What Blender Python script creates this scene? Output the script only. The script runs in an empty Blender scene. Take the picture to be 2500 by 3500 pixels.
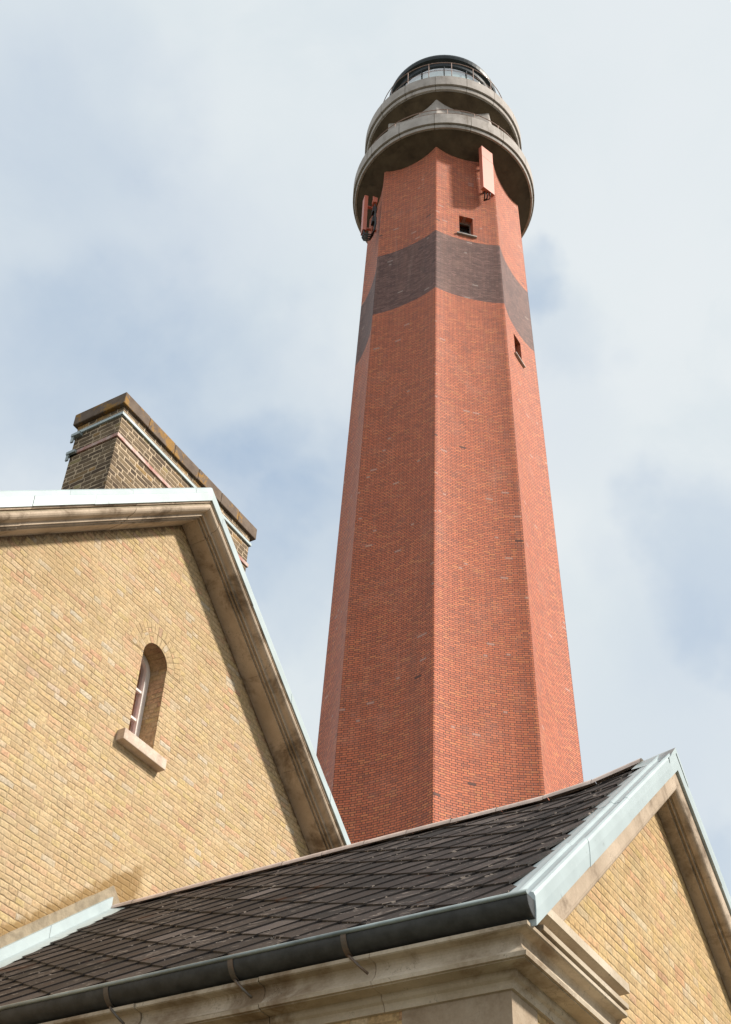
import bpy, bmesh, math, random
from mathutils import Vector, Matrix
random.seed(7)
R_ = math.radians
S = bpy.context.scene
COL = S.collection

# ------------------------------------------------------------------ camera
# metres; the eye is the origin, the ground lies 1.6 m below it
# X: along the gable walls, Y: along the ridges, Z: up
cam = bpy.data.cameras.new('camera')
cam.sensor_fit = 'HORIZONTAL'; cam.sensor_width = 36.0
cam.lens = 36.0 * 4311.35 / 2500.0
cam.clip_start = 0.05; cam.clip_end = 5000
camo = bpy.data.objects.new('camera', cam); COL.objects.link(camo)
pitch, roll, yaw = R_(42.70244564), R_(2.7600079), R_(57.70105672)
f = Vector((math.sin(yaw)*math.cos(pitch), math.cos(yaw)*math.cos(pitch), math.sin(pitch)))
r = f.cross(Vector((0, 0, 1))).normalized(); u = r.cross(f)
r2 = math.cos(roll)*r + math.sin(roll)*u
u2 = -math.sin(roll)*r + math.cos(roll)*u
camo.matrix_world = Matrix((( r2.x, u2.x, -f.x, 0), (r2.y, u2.y, -f.y, 0), (r2.z, u2.z, -f.z, 0), (0, 0, 0, 1)))
S.camera = camo

# ------------------------------------------------------------------ light
SUN_AZ, SUN_EL = R_(163), R_(40)          # azimuth from +Y towards +X
sd = Vector((math.sin(SUN_AZ)*math.cos(SUN_EL), math.cos(SUN_AZ)*math.cos(SUN_EL), math.sin(SUN_EL)))
sl = bpy.data.lights.new('sun', 'SUN'); sl.energy = 4.3; sl.angle = R_(5); sl.color = (1.0, 0.94, 0.84)
so = bpy.data.objects.new('sun', sl); COL.objects.link(so)
so.rotation_euler = sd.to_track_quat('Z', 'Y').to_euler(); so.location = (0, 0, 60)

S.view_settings.view_transform = 'Standard'; S.view_settings.look = 'None'
S.view_settings.exposure = 0.3; S.view_settings.gamma = 1.0


class NG:
    """small helper round a node tree"""
    def __init__(s, tree): s.t = tree; s.n = tree.nodes; s.l = tree.links
    def new(s, typ, **kw):
        n = s.n.new(typ)
        for k, v in kw.items(): setattr(n, k, v)
        return n
    def put(s, sock, v):
        if isinstance(v, bpy.types.NodeSocket): s.l.new(v, sock)
        elif v is not None:
            if hasattr(sock, 'default_value'):
                if isinstance(v, (tuple, list)) and len(v) == 3 and sock.type == 'RGBA': v = (*v, 1)
                sock.default_value = v
    def m(s, op, a, b=None, c=None, clamp=False):
        n = s.new('ShaderNodeMath', operation=op, use_clamp=clamp)
        s.put(n.inputs[0], a); s.put(n.inputs[1], b); s.put(n.inputs[2], c)
        return n.outputs[0]
    def vm(s, op, a, b=None, out=0):
        n = s.new('ShaderNodeVectorMath', operation=op)
        s.put(n.inputs[0], a); s.put(n.inputs[1], b)
        return n.outputs['Value'] if op in ('DOT_PRODUCT', 'LENGTH') else n.outputs[out]
    def mix(s, fac, a, b, blend='MIX'):
        n = s.new('ShaderNodeMix', data_type='RGBA', blend_type=blend, clamp_factor=True)
        s.put(n.inputs[0], fac); s.put(n.inputs[6], a); s.put(n.inputs[7], b)
        return n.outputs[2]
    def noise(s, vec, scale, detail=3, rough=.5, out='Fac', dist=0):
        n = s.new('ShaderNodeTexNoise'); n.inputs['Scale'].default_value = scale
        n.inputs['Detail'].default_value = detail; n.inputs['Roughness'].default_value = rough
        n.inputs['Distortion'].default_value = dist
        if vec is not None: s.l.new(vec, n.inputs['Vector'])
        return n.outputs[out]
    def sm(s, v, a, b, lo=0., hi=1.):
        n = s.new('ShaderNodeMapRange', interpolation_type='SMOOTHSTEP')
        s.put(n.inputs[0], v); s.put(n.inputs[1], a); s.put(n.inputs[2], b); s.put(n.inputs[3], lo); s.put(n.inputs[4], hi)
        return n.outputs[0]
    def ramp(s, v, stops, interp='LINEAR'):
        n = s.new('ShaderNodeValToRGB'); cr = n.color_ramp; cr.interpolation = interp
        while len(cr.elements) > 1: cr.elements.remove(cr.elements[0])
        cr.elements[0].position = stops[0][0]; cr.elements[0].color = (*stops[0][1], 1)
        for p, c in stops[1:]:
            e = cr.elements.new(p); e.color = (*c, 1)
        s.l.new(v, n.inputs[0]); return n.outputs[0]
    def comb(s, x, y, z=0.):
        n = s.new('ShaderNodeCombineXYZ'); s.put(n.inputs[0], x); s.put(n.inputs[1], y); s.put(n.inputs[2], z); return n.outputs[0]
    def sep(s, v):
        n = s.new('ShaderNodeSeparateXYZ'); s.l.new(v, n.inputs[0]); return n.outputs


# ------------------------------------------------------------------ sky
W = bpy.data.worlds.new('World'); S.world = W; W.use_nodes = True
g = NG(W.node_tree); bg = g.n['Background']
sky = g.new('ShaderNodeTexSky', sky_type='NISHITA', sun_disc=False)
sky.sun_elevation = SUN_EL; sky.sun_rotation = SUN_AZ; sky.air_density = 1.0; sky.dust_density = 1.0
tc = g.new('ShaderNodeTexCoord'); D0 = tc.outputs['Generated']
warp = g.noise(D0, 3.2, 4, .55, 'Color')
wp2 = g.noise(D0, 11., 4, .6, 'Color'); warp = g.mix(.35, warp, wp2)
wv = g.vm('SUBTRACT', warp, (.5, .5, .5))
wn = g.new('ShaderNodeVectorMath', operation='SCALE'); g.l.new(wv, wn.inputs[0]); wn.inputs['Scale'].default_value = .30
D1 = g.vm('NORMALIZE', g.vm('ADD', D0, wn.outputs[0]))
# thin places in the cloud layer: direction, radius (deg), depth
LOBES = [((0.343, 0.528, 0.777), 9.0, 0.50), ((0.256, 0.452, 0.855), 5.0, 0.30), ((0.408, 0.568, 0.715), 5.0, 0.35), ((0.429, 0.505, 0.749), 5.0, 0.30), ((0.487, 0.457, 0.744), 4.0, 0.35), ((0.578, 0.459, 0.675), 4.2, 0.50), ((0.621, 0.462, 0.634), 3.5, 0.55), ((0.541, 0.482, 0.689), 3.5, 0.50), ((0.562, 0.197, 0.803), 2.3, 0.85), ((0.604, 0.205, 0.770), 3.0, 0.45), ((0.757, 0.153, 0.636), 3.5, 0.70), ((0.869, 0.222, 0.443), 3.0, 0.90), ((0.792, 0.252, 0.556), 5.0, 0.35), ((0.754, 0.200, 0.625), 4.0, 0.20), ((0.662, 0.239, 0.710), 3.0, 0.20), ((0.571, 0.411, 0.711), 4.0, 0.30), ((0.447, 0.365, 0.817), 5.0, 0.10)]
tot = None
for d, rad, dep in LOBES:
    dv = Vector(d).normalized()
    dot = g.vm('DOT_PRODUCT', D1, tuple(dv))
    k = g.sm(dot, math.cos(R_(rad*1.45)), 1.0, 0., dep*.50)
    tot = k if tot is None else g.m('ADD', tot, k)
n1 = g.noise(D0, 6.0, 6, .58, dist=.3); n2 = g.noise(D0, 2.2, 3, .5)
thin = g.m('MULTIPLY', tot, g.m('ADD', .45, g.m('MULTIPLY', n1, 1.1)))
thin = g.m('ADD', thin, g.m('MULTIPLY', g.m('SUBTRACT', n1, .45), .60))
thin = g.m('ADD', thin, g.m('MULTIPLY', g.m('SUBTRACT', n2, .5), .35), clamp=True)
skys = g.new('ShaderNodeVectorMath', operation='SCALE'); g.l.new(sky.outputs[0], skys.inputs[0]); skys.inputs['Scale'].default_value = 1.0
cloud = g.mix(g.sm(n1, .3, .75), (5.9, 6.45, 6.78), (6.9, 7.2, 7.3))
veil = g.mix(.20, (3.4, 4.55, 6.05), skys.outputs[0])
colr = g.mix(thin, cloud, veil)
g.l.new(colr, bg.inputs[0]); bg.inputs[1].default_value = 0.1


# ------------------------------------------------------------------ materials
def mat(name):
    m = bpy.data.materials.new(name); m.use_nodes = True
    gg = NG(m.node_tree); b = gg.n['Principled BSDF']
    return m, gg, b

def uvpos(gg):
    return gg.new('ShaderNodeTexCoord').outputs['UV'], gg.new('ShaderNodeNewGeometry').outputs['Position']

def brick(name, P, frac, h, joint, stops, mortar, rough=.9, wob=.0, rowjit=0., bump=.6, depth=.006,
          hide=0., dirt=None, band=None, mvar=.25, soft=.0015, worn=0., extra=None, tone=.12, line=0., grain=.44, sheen=0., holes=0., streak=False, spec=.25, speck=0.):
    m, gg, b = mat(name)
    uv, pos = uvpos(gg)
    if wob:
        nz = gg.noise(uv, 1.7, 3, .6, 'Color'); nz2 = gg.noise(uv, 11., 2, .6, 'Color')
        w1 = gg.new('ShaderNodeVectorMath', operation='SCALE'); gg.l.new(gg.vm('SUBTRACT', nz, (.5, .5, .5)), w1.inputs[0]); w1.inputs[3].default_value = wob
        w2 = gg.new('ShaderNodeVectorMath', operation='SCALE'); gg.l.new(gg.vm('SUBTRACT', nz2, (.5, .5, .5)), w2.inputs[0]); w2.inputs[3].default_value = wob*.45
        uv2 = gg.vm('ADD', gg.vm('ADD', uv, w1.outputs[0]), w2.outputs[0])
    else: uv2 = uv
    x, y, _ = gg.sep(uv2)
    yv = gg.m('DIVIDE', y, h); row = gg.m('FLOOR', yv); fv = gg.m('FRACT', yv)
    off = gg.m('MULTIPLY', gg.m('FLOORED_MODULO', row, 2.0), .5)
    if rowjit:
        wr = gg.new('ShaderNodeTexWhiteNoise', noise_dimensions='1D'); gg.l.new(row, wr.inputs['W'])
        off = gg.m('ADD', off, gg.m('MULTIPLY', wr.outputs[0], rowjit))
    uu = gg.m('ADD', gg.m('DIVIDE', x, P), off)
    fu = gg.m('FRACT', uu); iu = gg.m('FLOOR', uu)
    cell = gg.m('GREATER_THAN', fu, frac)
    ident = gg.comb(gg.m('ADD', gg.m('MULTIPLY', iu, 2.), cell), row, 3.3)
    wn = gg.new('ShaderNodeTexWhiteNoise', noise_dimensions='3D'); gg.l.new(ident, wn.inputs['Vector'])
    rnd = wn.outputs['Value']; rc = gg.sep(wn.outputs['Color'])
    du = gg.m('MULTIPLY', gg.m('MINIMUM', gg.m('MINIMUM', fu, gg.m('ABSOLUTE', gg.m('SUBTRACT', fu, frac))), gg.m('SUBTRACT', 1., fu)), P)
    dv = gg.m('MULTIPLY', gg.m('MINIMUM', fv, gg.m('SUBTRACT', 1., fv)), h)
    d = gg.m('MINIMUM', du, dv)
    fine = gg.noise(pos, 60., 3, .6); mid = gg.noise(pos, 9., 3, .55); big = gg.noise(pos, .8, 4, .6)
    if worn: d = gg.m('SUBTRACT', d, gg.m('MULTIPLY', gg.m('SUBTRACT', mid, .45), worn))
    mask = gg.sm(d, joint*.5-soft, joint*.5+soft)            # 1 = brick
    col = gg.ramp(rnd, stops)
    val = gg.m('ADD', 1.-tone, gg.m('MULTIPLY', rc[1], tone*2))
    val = gg.m('MULTIPLY', val, gg.m('ADD', 1-grain/2, gg.m('MULTIPLY', fine, grain)))
    val = gg.m('MULTIPLY', val, gg.m('ADD', .88, gg.m('MULTIPLY', big, .24)))
    if speck: val = gg.m('MULTIPLY', val, gg.sm(gg.noise(pos, 27., 4, .7), .28, .62, 1-speck, 1+speck*.45))
    sc = gg.new('ShaderNodeVectorMath', operation='SCALE'); gg.l.new(col, sc.inputs[0]); gg.l.new(val, sc.inputs[3]); col = sc.outputs[0]
    if band:
        zc = gg.sep(pos)[2]
        inb = gg.m('MULTIPLY', gg.m('GREATER_THAN', row, band[0]-.5), gg.m('LESS_THAN', row, band[1]+.5))
        bc = gg.ramp(rnd, band[2]); s2 = gg.new('ShaderNodeVectorMath', operation='SCALE'); gg.l.new(bc, s2.inputs[0]); gg.l.new(val, s2.inputs[3])
        col = gg.mix(inb, col, s2.outputs[0])
    mc = gg.mix(gg.m('MULTIPLY', mid, 1.0), tuple(c*(1-mvar) for c in mortar), tuple(min(1, c*(1+mvar)) for c in mortar))
    if hide:   # stretches where the joint is smeared flush with the bricks
        hd = gg.sm(gg.noise(pos, 3.1, 4, .65), .33, .58)
        mask2 = gg.m('MAXIMUM', mask, gg.m('MULTIPLY', hd, hide))
    else: mask2 = mask
    out = gg.mix(mask2, mc, col)
    if line:   # hairline gaps in weathered pointing, their shadow painted as dark lines
        dl = gg.m('MULTIPLY', gg.m('ABSOLUTE', gg.m('SUBTRACT', fv, .05)), h)
        ln = gg.m('MULTIPLY', gg.sm(dl, .0015, .0055, 1., 0.), gg.sm(gg.noise(pos, 2.9, 4, .7), .44, .60, 0., line))
        dh = gg.sm(du, .001, .004, 1., 0.); ln = gg.m('MAXIMUM', ln, gg.m('MULTIPLY', dh, gg.sm(gg.noise(pos, 4.3, 3, .6), .5, .62, 0., line*.6)))
        out = gg.mix(ln, out, (.17, .10, .055))
    if streak:   # rain runs and salt bloom down the shaft
        mp = gg.new('ShaderNodeMapping'); mp.inputs['Scale'].default_value = (1, 1, .07); gg.l.new(pos, mp.inputs[0])
        sv = gg.noise(mp.outputs[0], 1.9, 5, .62)
        out = gg.mix(gg.sm(sv, .52, .74, 0., .30), out, (.20, .075, .045))
        out = gg.mix(gg.sm(gg.noise(mp.outputs[0], 4.2, 4, .6), .58, .78, 0., .12), out, (.66, .42, .32))
        out = gg.mix(gg.m('MULTIPLY', gg.m('GREATER_THAN', rc[2], .995), .35), out, (.60, .50, .44))
    if holes: out = gg.mix(gg.m('MULTIPLY', gg.m('GREATER_THAN', rc[0], holes), .8), out, (.05, .02, .015))
    if sheen:
        b.inputs['Sheen Weight'].default_value = sheen; b.inputs['Sheen Roughness'].default_value = .5
    if dirt:
        for (kind, col_d, a, lo, hi, scl) in dirt:
            nm = gg.sm(gg.noise(pos, scl, 5, .65), lo, hi, 0., a)
            out = gg.mix(nm, out, col_d)
    if extra: out = extra(gg, pos, out)
    gg.l.new(out, b.inputs['Base Color']); b.inputs['Roughness'].default_value = rough
    b.inputs['Specular IOR Level'].default_value = spec
    hgt = gg.m('ADD', gg.m('MULTIPLY', gg.m('ADD', gg.m('MULTIPLY', mask, .55), gg.m('MULTIPLY', mask2, .45)), 1.), gg.m('ADD', gg.m('MULTIPLY', fine, .22), gg.m('MULTIPLY', rc[2], .35)))
    bp = gg.new('ShaderNodeBump'); bp.inputs['Strength'].default_value = bump; bp.inputs['Distance'].default_value = depth
    gg.l.new(hgt, bp.inputs['Height']); gg.l.new(bp.outputs[0], b.inputs['Normal'])
    return m

def stone(name, c1, c2, stain, sa=.6, scale=3., rough=.85, bump=.25, cracks=.5, fine_amt=.3, blotch=(.5, .7), seams=0.):
    m, gg, b = mat(name); _, pos = uvpos(gg)
    n = gg.noise(pos, scale, 5, .62); nf = gg.noise(pos, 70, 3, .6); nb = gg.noise(pos, scale*.9, 6, .7, dist=.4)
    col = gg.mix(gg.sm(n, .3, .7), c1, c2)
    col = gg.mix(gg.sm(nb, blotch[0], blotch[1], 0., sa), col, stain)
    if cracks:
        vo = gg.new('ShaderNodeTexVoronoi', feature='DISTANCE_TO_EDGE'); vo.inputs['Scale'].default_value = 2.2
        dp = gg.vm('ADD', pos, gg.noise(pos, 6, 3, .6, 'Color')); gg.l.new(dp, vo.inputs['Vector'])
        ck = gg.sm(vo.outputs['Distance'], .0, .012, cracks, 0.)
        ck = gg.m('MULTIPLY', ck, gg.sm(n, .45, .6))
        col = gg.mix(ck, col, tuple(c*.25 for c in stain))
    if seams:
        ux = gg.sep(gg.new('ShaderNodeTexCoord').outputs['UV'])[0]; fs = gg.m('FRACT', gg.m('DIVIDE', ux, seams))
        dsm = gg.m('MULTIPLY', gg.m('MINIMUM', fs, gg.m('SUBTRACT', 1., fs)), seams)
        col = gg.mix(gg.sm(dsm, .008, .018, .75, 0.), col, (.09, .07, .05))
        mp = gg.new('ShaderNodeMapping'); mp.inputs['Scale'].default_value = (1, 1, .12); gg.l.new(pos, mp.inputs[0])
        col = gg.mix(gg.sm(gg.noise(mp.outputs[0], 3.6, 5, .65), .54, .72, 0., .55), col, (.15, .115, .085))
        col = gg.mix(gg.sm(gg.noise(mp.outputs[0], 7., 4, .65), .60, .74, 0., .5), col, (.50, .47, .43))
    s2 = gg.new('ShaderNodeVectorMath', operation='SCALE'); gg.l.new(col, s2.inputs[0])
    gg.l.new(gg.m('ADD', 1-fine_amt*.5, gg.m('MULTIPLY', nf, fine_amt)), s2.inputs[3])
    gg.l.new(s2.outputs[0], b.inputs['Base Color']); b.inputs['Roughness'].default_value = rough
    b.inputs['Specular IOR Level'].default_value = .2
    bp = gg.new('ShaderNodeBump'); bp.inputs['Strength'].default_value = bump; bp.inputs['Distance'].default_value = .01
    gg.l.new(gg.m('ADD', gg.m('MULTIPLY', nf, .4), gg.noise(pos, 14, 4, .6)), bp.inputs['Height']); gg.l.new(bp.outputs[0], b.inputs['Normal'])
    return m

def plain(name, c, rough=.5, metal=0., var=.15, scale=6., c2=None, bump=.1, spec=.5):
    m, gg, b = mat(name); _, pos = uvpos(gg)
    n = gg.noise(pos, scale, 4, .6)
    col = gg.mix(gg.sm(n, .3, .7), tuple(x*(1-var) for x in c), c2 or tuple(min(1, x*(1+var)) for x in c))
    gg.l.new(col, b.inputs['Base Color']); b.inputs['Roughness'].default_value = rough; b.inputs['Metallic'].default_value = metal
    b.inputs['Specular IOR Level'].default_value = spec
    if bump:
        bp = gg.new('ShaderNodeBump'); bp.inputs['Strength'].default_value = bump; bp.inputs['Distance'].default_value = .01
        gg.l.new(gg.noise(pos, scale*4, 3, .6), bp.inputs['Height']); gg.l.new(bp.outputs[0], b.inputs['Normal'])
    return m

RED = [(0, (.45, .125, .062)), (.2, (.55, .136, .058)), (.5, (.60, .150, .063)), (.8, (.645, .172, .072)), (.97, (.66, .21, .08)), (1, (.50, .14, .08))]
BRN = [(0, (.115, .046, .036)), (.5, (.165, .070, .055)), (1, (.235, .110, .090))]
CH = .064
M = {}
M['tower'] = brick('red_tower_brick', .295, .672, CH, .0135, RED, (.055, .024, .018), bump=.55, depth=.010, rowjit=.03,
                   band=(round(32.98/CH), round(36.16/CH), BRN), dirt=[('l', (.60, .34, .25), .14, .50, .75, .9)], soft=.0025, tone=.10, sheen=.10, holes=.9992, streak=True, spec=.5, rough=.72)
def flank(gg, pos, out):      # ragged brown patch beside the mortar fillet above the lower roof
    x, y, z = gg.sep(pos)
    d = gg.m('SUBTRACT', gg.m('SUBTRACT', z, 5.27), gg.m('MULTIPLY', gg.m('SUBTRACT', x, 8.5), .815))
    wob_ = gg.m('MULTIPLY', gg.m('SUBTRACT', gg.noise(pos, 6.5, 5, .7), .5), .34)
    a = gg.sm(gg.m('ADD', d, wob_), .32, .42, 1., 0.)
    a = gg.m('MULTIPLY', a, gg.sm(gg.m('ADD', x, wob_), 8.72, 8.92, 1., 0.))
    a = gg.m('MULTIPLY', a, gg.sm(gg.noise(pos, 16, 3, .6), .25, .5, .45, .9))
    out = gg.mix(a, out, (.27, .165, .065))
    # grime in the angle under the stone verge, extended to deepen its shadow
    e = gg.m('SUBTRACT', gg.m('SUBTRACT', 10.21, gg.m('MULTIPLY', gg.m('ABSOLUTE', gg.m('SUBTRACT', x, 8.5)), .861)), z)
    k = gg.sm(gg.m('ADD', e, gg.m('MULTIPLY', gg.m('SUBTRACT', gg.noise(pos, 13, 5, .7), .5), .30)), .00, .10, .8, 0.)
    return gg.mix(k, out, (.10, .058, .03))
YEL = [(0, (.47, .325, .185)), (.2, (.50, .36, .21)), (.4, (.485, .34, .185)), (.55, (.525, .385, .23)), (.68, (.49, .36, .175)), (.80, (.505, .335, .20)),
       (.88, (.49, .285, .175)), (.915, (.50, .355, .21)), (.985, (.50, .42, .32)), (1, (.44, .26, .165))]
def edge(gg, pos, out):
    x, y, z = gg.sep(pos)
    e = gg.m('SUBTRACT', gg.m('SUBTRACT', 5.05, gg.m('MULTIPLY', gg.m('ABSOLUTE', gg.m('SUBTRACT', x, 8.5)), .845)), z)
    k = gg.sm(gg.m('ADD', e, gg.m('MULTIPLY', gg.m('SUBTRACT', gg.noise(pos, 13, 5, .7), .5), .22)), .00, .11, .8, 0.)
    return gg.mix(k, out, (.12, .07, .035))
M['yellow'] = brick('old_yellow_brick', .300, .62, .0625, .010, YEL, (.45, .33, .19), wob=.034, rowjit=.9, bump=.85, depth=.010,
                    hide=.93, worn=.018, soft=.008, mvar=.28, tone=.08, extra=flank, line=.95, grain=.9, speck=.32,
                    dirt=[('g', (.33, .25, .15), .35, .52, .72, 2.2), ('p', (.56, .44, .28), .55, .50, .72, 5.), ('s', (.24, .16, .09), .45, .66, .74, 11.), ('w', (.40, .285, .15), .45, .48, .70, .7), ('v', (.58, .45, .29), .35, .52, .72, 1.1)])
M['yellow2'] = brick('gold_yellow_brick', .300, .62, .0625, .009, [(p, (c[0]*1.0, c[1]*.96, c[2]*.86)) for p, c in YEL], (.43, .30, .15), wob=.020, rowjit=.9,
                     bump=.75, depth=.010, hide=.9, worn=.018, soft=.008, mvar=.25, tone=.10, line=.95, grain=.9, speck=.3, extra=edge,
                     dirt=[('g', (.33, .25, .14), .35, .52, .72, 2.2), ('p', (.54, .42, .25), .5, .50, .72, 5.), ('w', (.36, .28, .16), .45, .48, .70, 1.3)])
CHB = [(0, (.10, .068, .045)), (.3, (.14, .098, .062)), (.6, (.19, .135, .085)), (.85, (.24, .17, .10)), (.95, (.34, .20, .08)), (1, (.28, .23, .12))]
M['chim'] = brick('sooty_chimney_brick', .35, .66, .073, .016, CHB, (.55, .42, .29), wob=.022, rowjit=.8, bump=.9, depth=.014, worn=.016, soft=.004, mvar=.3, tone=.2, speck=.35,
                  dirt=[('k', (.09, .06, .038), .7, .48, .68, 1.9), ('o', (.42, .19, .04), .5, .66, .75, 5.)])
M['rake'] = stone('weathered_verge_stone', (.42, .325, .24), (.56, .445, .34), (.115, .075, .045), .8, 1.9, blotch=(.46, .66))
M['corn'] = stone('cornice_limestone', (.43, .345, .25), (.61, .52, .41), (.19, .12, .065), .8, 1.8, blotch=(.47, .68))
M['quoin'] = stone('quoin_stone', (.36, .27, .19), (.44, .35, .26), (.22, .15, .09), .5, 4., cracks=.35)
M['sill'] = stone('sill_stone', (.56, .43, .34), (.66, .55, .45), (.34, .2, .13), .4, 8., cracks=0, fine_amt=.5)
M['cap'] = stone('lichen_cap_stone', (.13, .092, .07), (.20, .15, .115), (.36, .19, .045), .8, 4.5, blotch=(.51, .60), cracks=.3, fine_amt=.5)
M['conc'] = stone('weathered_concrete', (.41, .365, .335), (.53, .48, .445), (.15, .115, .08), .4, 1.6, cracks=.0, fine_amt=.45, blotch=(.52, .75), seams=1.296)
M['concd'] = stone('shaded_concrete_underside', (.080, .055, .034), (.130, .094, .058), (.045, .030, .018), .6, 1.4, cracks=.0, fine_amt=.5, blotch=(.48, .7))  # concrete darkened for the gallery undersides, shadow put into the colour
M['zinc'] = plain('pale_zinc_sheet', (.415, .48, .49), .42, 0., .07, 3., bump=.06)
gg = NG(M['zinc'].node_tree); b = gg.n['Principled BSDF']; pos = gg.new('ShaderNodeNewGeometry').outputs['Position']
src = b.inputs['Base Color'].links[0].from_socket
c_ = gg.mix(gg.sm(gg.noise(pos, 1.8, 5, .65), .50, .70, 0., .35), src, (.30, .37, .39))
c_ = gg.mix(gg.sm(gg.noise(pos, 26, 4, .7), .60, .72, 0., .35), c_, (.56, .58, .57))
c_ = gg.mix(gg.sm(gg.noise(pos, 7, 5, .7), .64, .72, 0., .5), c_, (.22, .24, .23))
gg.l.new(c_, b.inputs['Base Color'])
M['zincd'] = plain('dull_zinc', (.36, .41, .42), .5, .2, .2, 8., bump=.1)
M['gut'] = plain('dark_zinc_gutter', (.050, .051, .051), .50, .10, .35, 9., bump=.12)
M['lip'] = plain('gutter_bead', (.27, .31, .31), .35, .3, .4, 2.5, bump=.05)
M['strap'] = plain('rusty_strap', (.17, .155, .13), .6, .2, .3, 9., c2=(.20, .13, .09))
M['rust'] = plain('painted_iron_strap', (.62, .52, .45), .5, 0., .1, 4.5, c2=(.33, .07, .035), bump=.2)
M['mort'] = plain('lime_mortar', (.32, .26, .185), .95, 0., .2, 12., bump=.5, spec=.1)
M['ridge'] = plain('pinkish_ridge_mortar', (.66, .53, .47), .8, 0., .18, 5., bump=.3)
M['white'] = plain('painted_window_frame', (.82, .76, .72), .4, 0., .05, 20.)
M['curtain'] = plain('dark_red_curtain', (.62, .045, .055), .8, 0., .4, 9.)
M['grey'] = plain('grey_metal', (.30, .28, .25), .45, .3, .15, 8.)
M['rail'] = plain('oxide_red_rail', (.30, .20, .16), .5, .2, .2, 8.)
M['black'] = plain('black_lantern_metal', (.012, .018, .022), .45, .1, .3, 3.)
M['dark'] = plain('dark_interior', (.02, .018, .016), .9, 0., .2, 3.)
M['anten'] = plain('brick_red_plastic', (.62, .17, .105), .45, 0., .05, 2., bump=0)
M['cable'] = plain('black_cable', (.012, .011, .011), .5, 0., .2, 9.)
M['lining'] = plain('pale_lantern_lining', (.42, .50, .49), .6, 0., .12, 2., bump=0)
M['ground'] = plain('gravel_and_grass', (.085, .08, .05), .95, 0., .35, .5, bump=.4)
# glass
mg, gg, b = mat('window_glass'); b.inputs['Base Color'].default_value = (.85, .9, .9, 1); b.inputs['Roughness'].default_value = .03
b.inputs['Transmission Weight'].default_value = 1.0; b.inputs['IOR'].default_value = 1.45
tr = gg.new('ShaderNodeBsdfTransparent'); gl = gg.new('ShaderNodeBsdfGlossy'); gl.inputs['Roughness'].default_value = .04
fr = gg.new('ShaderNodeFresnel'); fr.inputs[0].default_value = 1.5
mx = gg.new('ShaderNodeMixShader'); gg.l.new(gg.m('MULTIPLY', fr.outputs[0], .55), mx.inputs[0]); gg.l.new(tr.outputs[0], mx.inputs[1]); gg.l.new(gl.outputs[0], mx.inputs[2])
tr.inputs[0].default_value = (.85, .93, .92, 1); gg.l.new(mx.outputs[0], gg.n['Material Output'].inputs[0]); M['glass'] = mg
# slates: per-tile tone, pale lichen scratches, a little rust-brown
m_, gg, b = mat('dark_diamond_slate'); uv, pos = uvpos(gg)
at = gg.new('ShaderNodeAttribute', attribute_name='tile'); rr = at.outputs['Fac']
rr = gg.m('ADD', rr, 0.); col = gg.ramp(rr, [(0, (.010, .007, .006)), (.04, (.020, .015, .013)), (.4, (.030, .021, .018)), (.75, (.043, .031, .026)), (.93, (.062, .047, .041)), (1, (.13, .105, .096))])
st = gg.new('ShaderNodeMapping'); st.inputs['Scale'].default_value = (1, .17, 1); gg.l.new(pos, st.inputs[0])
wl = gg.noise(st.outputs[0], 46, 2, .5); pat = gg.noise(pos, 1.3, 4, .65)
wx = gg.m('ADD', wl, gg.m('MULTIPLY', gg.m('SUBTRACT', pat, .5), .42))
col = gg.mix(gg.sm(wx, .672, .70, 0., .8), col, (.40, .33, .28))
col = gg.mix(gg.sm(gg.noise(st.outputs[0], 9, 3, .6), .62, .72, 0., .5), col, (.11, .045, .020))
col = gg.mix(gg.sm(pat, .35, .8, 0., .35), col, (.075, .062, .058))
gg.l.new(col, b.inputs['Base Color']); b.inputs['Roughness'].default_value = .70; b.inputs['Specular IOR Level'].default_value = .22
bp = gg.new('ShaderNodeBump'); bp.inputs['Strength'].default_value = .5; bp.inputs['Distance'].default_value = .006
gg.l.new(gg.noise(pos, 30, 4, .6), bp.inputs['Height']); gg.l.new(bp.outputs[0], b.inputs['Normal']); M['slate'] = m_


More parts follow.
